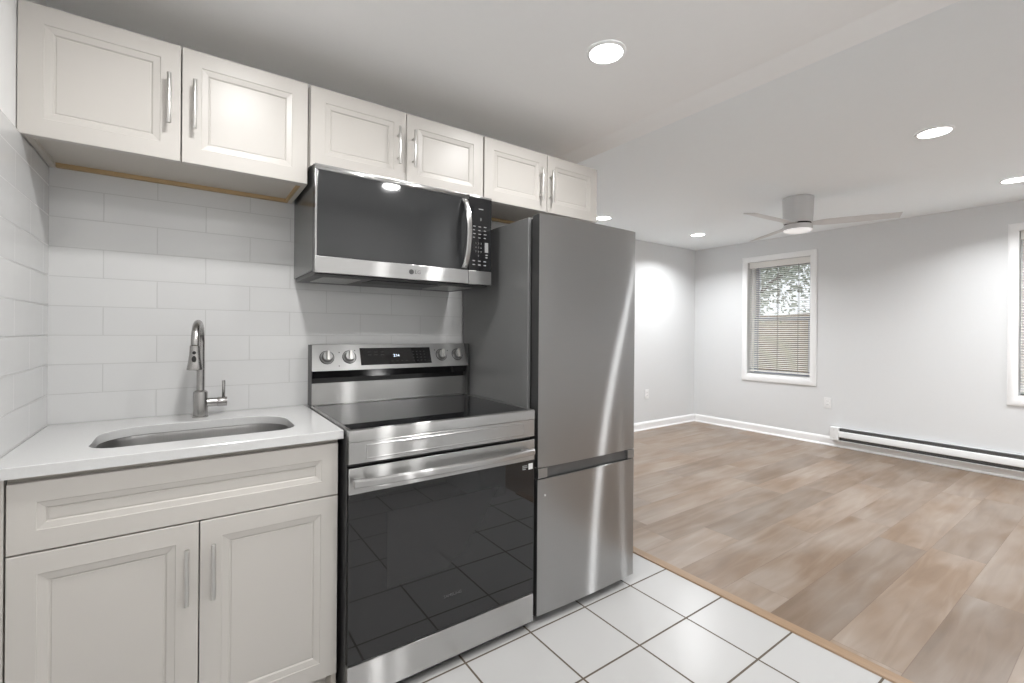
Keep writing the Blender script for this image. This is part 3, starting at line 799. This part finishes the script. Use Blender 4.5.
b = nb(); box(b, X0 + .001, X1 - .001, -.634, -.5992, .6155, .6645, .002); hr = obj('handle_recess', b, 'recess', t)
for xa, xb in ((X0 + .001, X0 + .052), (X1 - .048, X1 - .001)):
    b = nb(); box(b, xa, xb, -.6495, -.6342, .6200, .6620, .002); obj('recess_end_cap', b, 'steel_pnl', hr)
b = nb(); box(b, X1 - .10, X1 - .02, -.61, -.52, 1.7425, 1.7560, .003); obj('hinge_cover', b, 'dk_grey', t)
b = nb(); cyl(b, (1.630, YF + .0035, .545), (1.630, YF + .0005, .545), .004, n=14); obj('magnet_dot', b, 'sticker', t, label='tiny white dot on the freezer door')

# ------------------------------------------------------------------ baseboard heater
HY1, HY0 = -.060, -2.60
t = thing('baseboard_heater', 'long white electric baseboard heater under the windows', 'heater', (RX - .03, (HY0 + HY1) / 2, .075))
xb = RX - .0140
b = nb(); box(b, xb - .006, xb, HY0, HY1, .082, .222); box(b, xb - .062, xb - .0062, HY0, HY1, .082, .086); obj('back_plate', b, 'heater', t, smooth=0)
b = nb(); prism(b, [(xb - .0062, .222), (xb - .016, .222), (xb - .020, .219), (xb - .016, .2185), (xb - .0062, .2185)], HY0 + .002, HY1 - .085, 1); obj('top_hood', b, 'heater', t)
b = nb(); prism(b, [(xb - .052, .187), (xb - .062, .183), (xb - .066, .172), (xb - .066, .128), (xb - .062, .122), (xb - .060, .126), (xb - .060, .178), (xb - .052, .183)], HY0 + .002, HY1 - .0845, 1); obj('front_panel', b, 'heater', t)
b = nb(); box(b, xb - .048, xb - .0065, HY0 + .004, HY1 - .088, .090, .212); obj('fin_element', b, 'slot', t, smooth=0, label='dark finned heating element behind the slots')
b = nb(); box(b, xb - .067, xb - .0062, HY1 - .083, HY1, .0865, .222, .003); obj('end_box', b, 'heater', t)
for z in (.196, .108):
    b = nb(); cyl(b, (xb - .0672, HY1 - .04, z), (xb - .0690, HY1 - .04, z), .004, n=12); obj('screw', b, 'nickel', t)

# ------------------------------------------------------------------ outlets
def outlet(label, c, n):
    c, n = Vector(c), Vector(n); r = Vector((0, 0, 1)).cross(n)
    Mx = Matrix(((r.x, 0, n.x, c.x), (r.y, 0, n.y, c.y), (r.z, 1, n.z, c.z), (0, 0, 0, 1)))
    t = thing('wall_outlet', label, 'outlet', c)
    b = nb(); box(b, -.036, .036, -.058, .058, .0003, .006, .002); place(b, Mx); pl = obj('cover_plate', b, 'plate', t)
    for s in (-1, 1):
        b = nb(); box(b, -.016, .016, s * .020 - .014, s * .020 + .014, .0062, .0082, .003); place(b, Mx); rc = obj('receptacle', b, 'plate', t)
        b = nb()
        for q in (-.006, .006): box(b, q - .0011, q + .0011, s * .020 - .003, s * .020 + .006, .0083, .0087)
        place(b, Mx); obj('slots', b, 'black', rc, smooth=0)
outlet('white duplex outlet on the window wall, above the heater end', (RX - .0002, -.010, .472), (-1, 0, 0))
outlet('white duplex outlet on the far wall, near the refrigerator edge', (5.205, FY - .0002, .455), (0, -1, 0))

# ------------------------------------------------------------------ ceiling fan
fx, fy = 4.662, -.354
t = thing('ceiling_fan', 'white three-blade hugger ceiling fan on the living room ceiling', 'fan', (fx, fy, LC))
b = nb(); lathe(b, (fx, fy, LC - .001), (0, 0, -1), [(0, .112), (.003, .112), (.003, .118), (.006, .119), (.215, .110), (.218, .108)], 48); obj('housing', b, 'fan', t)
b = nb(); lathe(b, (fx, fy, LC - .2195), (0, 0, -1), [(0, .100), (.014, .100)], 48); obj('gap_ring', b, 'black', t, label='dark gap ring between housing and hub')
b = nb(); lathe(b, (fx, fy, LC - .234), (0, 0, -1), [(0, .106), (.002, .108), (.040, .108), (.042, .107)], 48); obj('hub', b, 'fan', t)
b = nb(); lathe(b, (fx, fy, LC - .2765), (0, 0, -1), [(0, .1065), (.006, .104), (.016, .084), (.021, .05), (.022, .0)], 48, False); obj('lens_cover', b, 'fan_lens', t, label='frosted white light cover, softly lit')
for a0 in (-65, 55, 175):
    b = nb(); a = radians(a0); d = Vector((cos(a), sin(a), 0)); w = Vector((-sin(a), cos(a), 0)); pt = radians(-11)
    wv = w * cos(pt) + Vector((0, 0, 1)) * sin(pt); nv = d.cross(wv)
    zb = LC - .2265
    path = []
    for i in range(13):
        q = i / 12; rr = .098 + q * .592
        wd = .052 + .010 * sin(pi * min(1, q * 1.1))
        path.append((rr, wd))
    rings = []
    for rr, wd in path:
        c = Vector((fx, fy, zb)) + d * rr
        k = min(1, max(.12, (rr - .098) / .06))
        wk = (w * cos(pt * k) + Vector((0, 0, 1)) * sin(pt * k)); nk = d.cross(wk)
        rings.append([b.verts.new(c + wk * p * wd + nk * q_) for p, q_ in ((-1, -.002), (-.9, -.0035), (.9, -.0035), (1, -.002), (1, .002), (.9, .0035), (-.9, .0035), (-1, .002))])
    for A, B in zip(rings, rings[1:]):
        for i in range(8):
            j = (i + 1) % 8; b.faces.new((A[i], A[j], B[j], B[i]))
    b.faces.new(rings[0][::-1]); b.faces.new(rings[-1])
    obj('blade', b, 'fan', t)

# ------------------------------------------------------------------ outside the windows
b = nb(); N = 28
G = [[b.verts.new((6.8 + i * 1.0, -14 + k * 1.2, -.9 + max(0, i - 2) * .158 + .05 * sin(i * 1.7 + k))) for k in range(N)] for i in range(24)]
for i in range(23):
    for k in range(N - 1): b.faces.new((G[i][k], G[i + 1][k], G[i + 1][k + 1], G[i][k + 1]))
struct('ground_outside', b, 'hill')
def tree(name, label, x, y, zb, h, cr, leafm, n, seed):
    rnd = random.Random(seed)
    t = thing(name, label, 'tree', (x, y, zb), 'trees outside the windows')
    b = nb(); top = Vector((x + rnd.uniform(-.2, .2), y + rnd.uniform(-.2, .2), zb + h * .75))
    tube(b, [(x, y, zb - .1), (x + .05, y, zb + h * .35), tuple(top)], [.13, .10, .04], 10)
    tips = []
    for k in range(9):
        q = rnd.uniform(.35, .75); s = Vector((x, y, zb + h * q)); a = rnd.uniform(0, 2 * pi)
        e = s + Vector((cos(a) * cr * .8, sin(a) * cr * .8, h * rnd.uniform(.12, .35))); tips.append(e)
        tube(b, [tuple(s), tuple(s.lerp(e, .5) + Vector((0, 0, .1))), tuple(e)], [.05, .035, .012], 6)
    obj('trunk', b, 'bark', t)
    b = nb()
    for k in range(n):
        c = rnd.choice(tips) + Vector((rnd.gauss(0, cr * .35), rnd.gauss(0, cr * .35), rnd.gauss(0, cr * .3)))
        u = Vector((rnd.gauss(0, 1), rnd.gauss(0, 1), rnd.gauss(0, 1))).normalized(); w = u.orthogonal().normalized(); s = rnd.uniform(.05, .09)
        vs = [b.verts.new(c + u * s * p + w * s * .5 * q) for p, q in ((-1, 0), (0, -1), (1, 0), (0, 1))]
        b.faces.new(vs)
    obj('foliage', b, leafm, t, smooth=0)
tree('tree', 'green tree outside seen through the blind of the full window', 11.0, 3.4, -.3, 4.0, 1.2, 'leaf', 5600, 3)
tree('tree', 'pale autumn tree outside at right side of the full window', 17.0, 2.4, .2, 4.4, 1.1, 'leaf2', 2200, 5)
tree('tree', 'green tree outside the window at the right picture edge', 11.0, -3.4, -.5, 4.4, 1.4, 'leaf', 1300, 9)
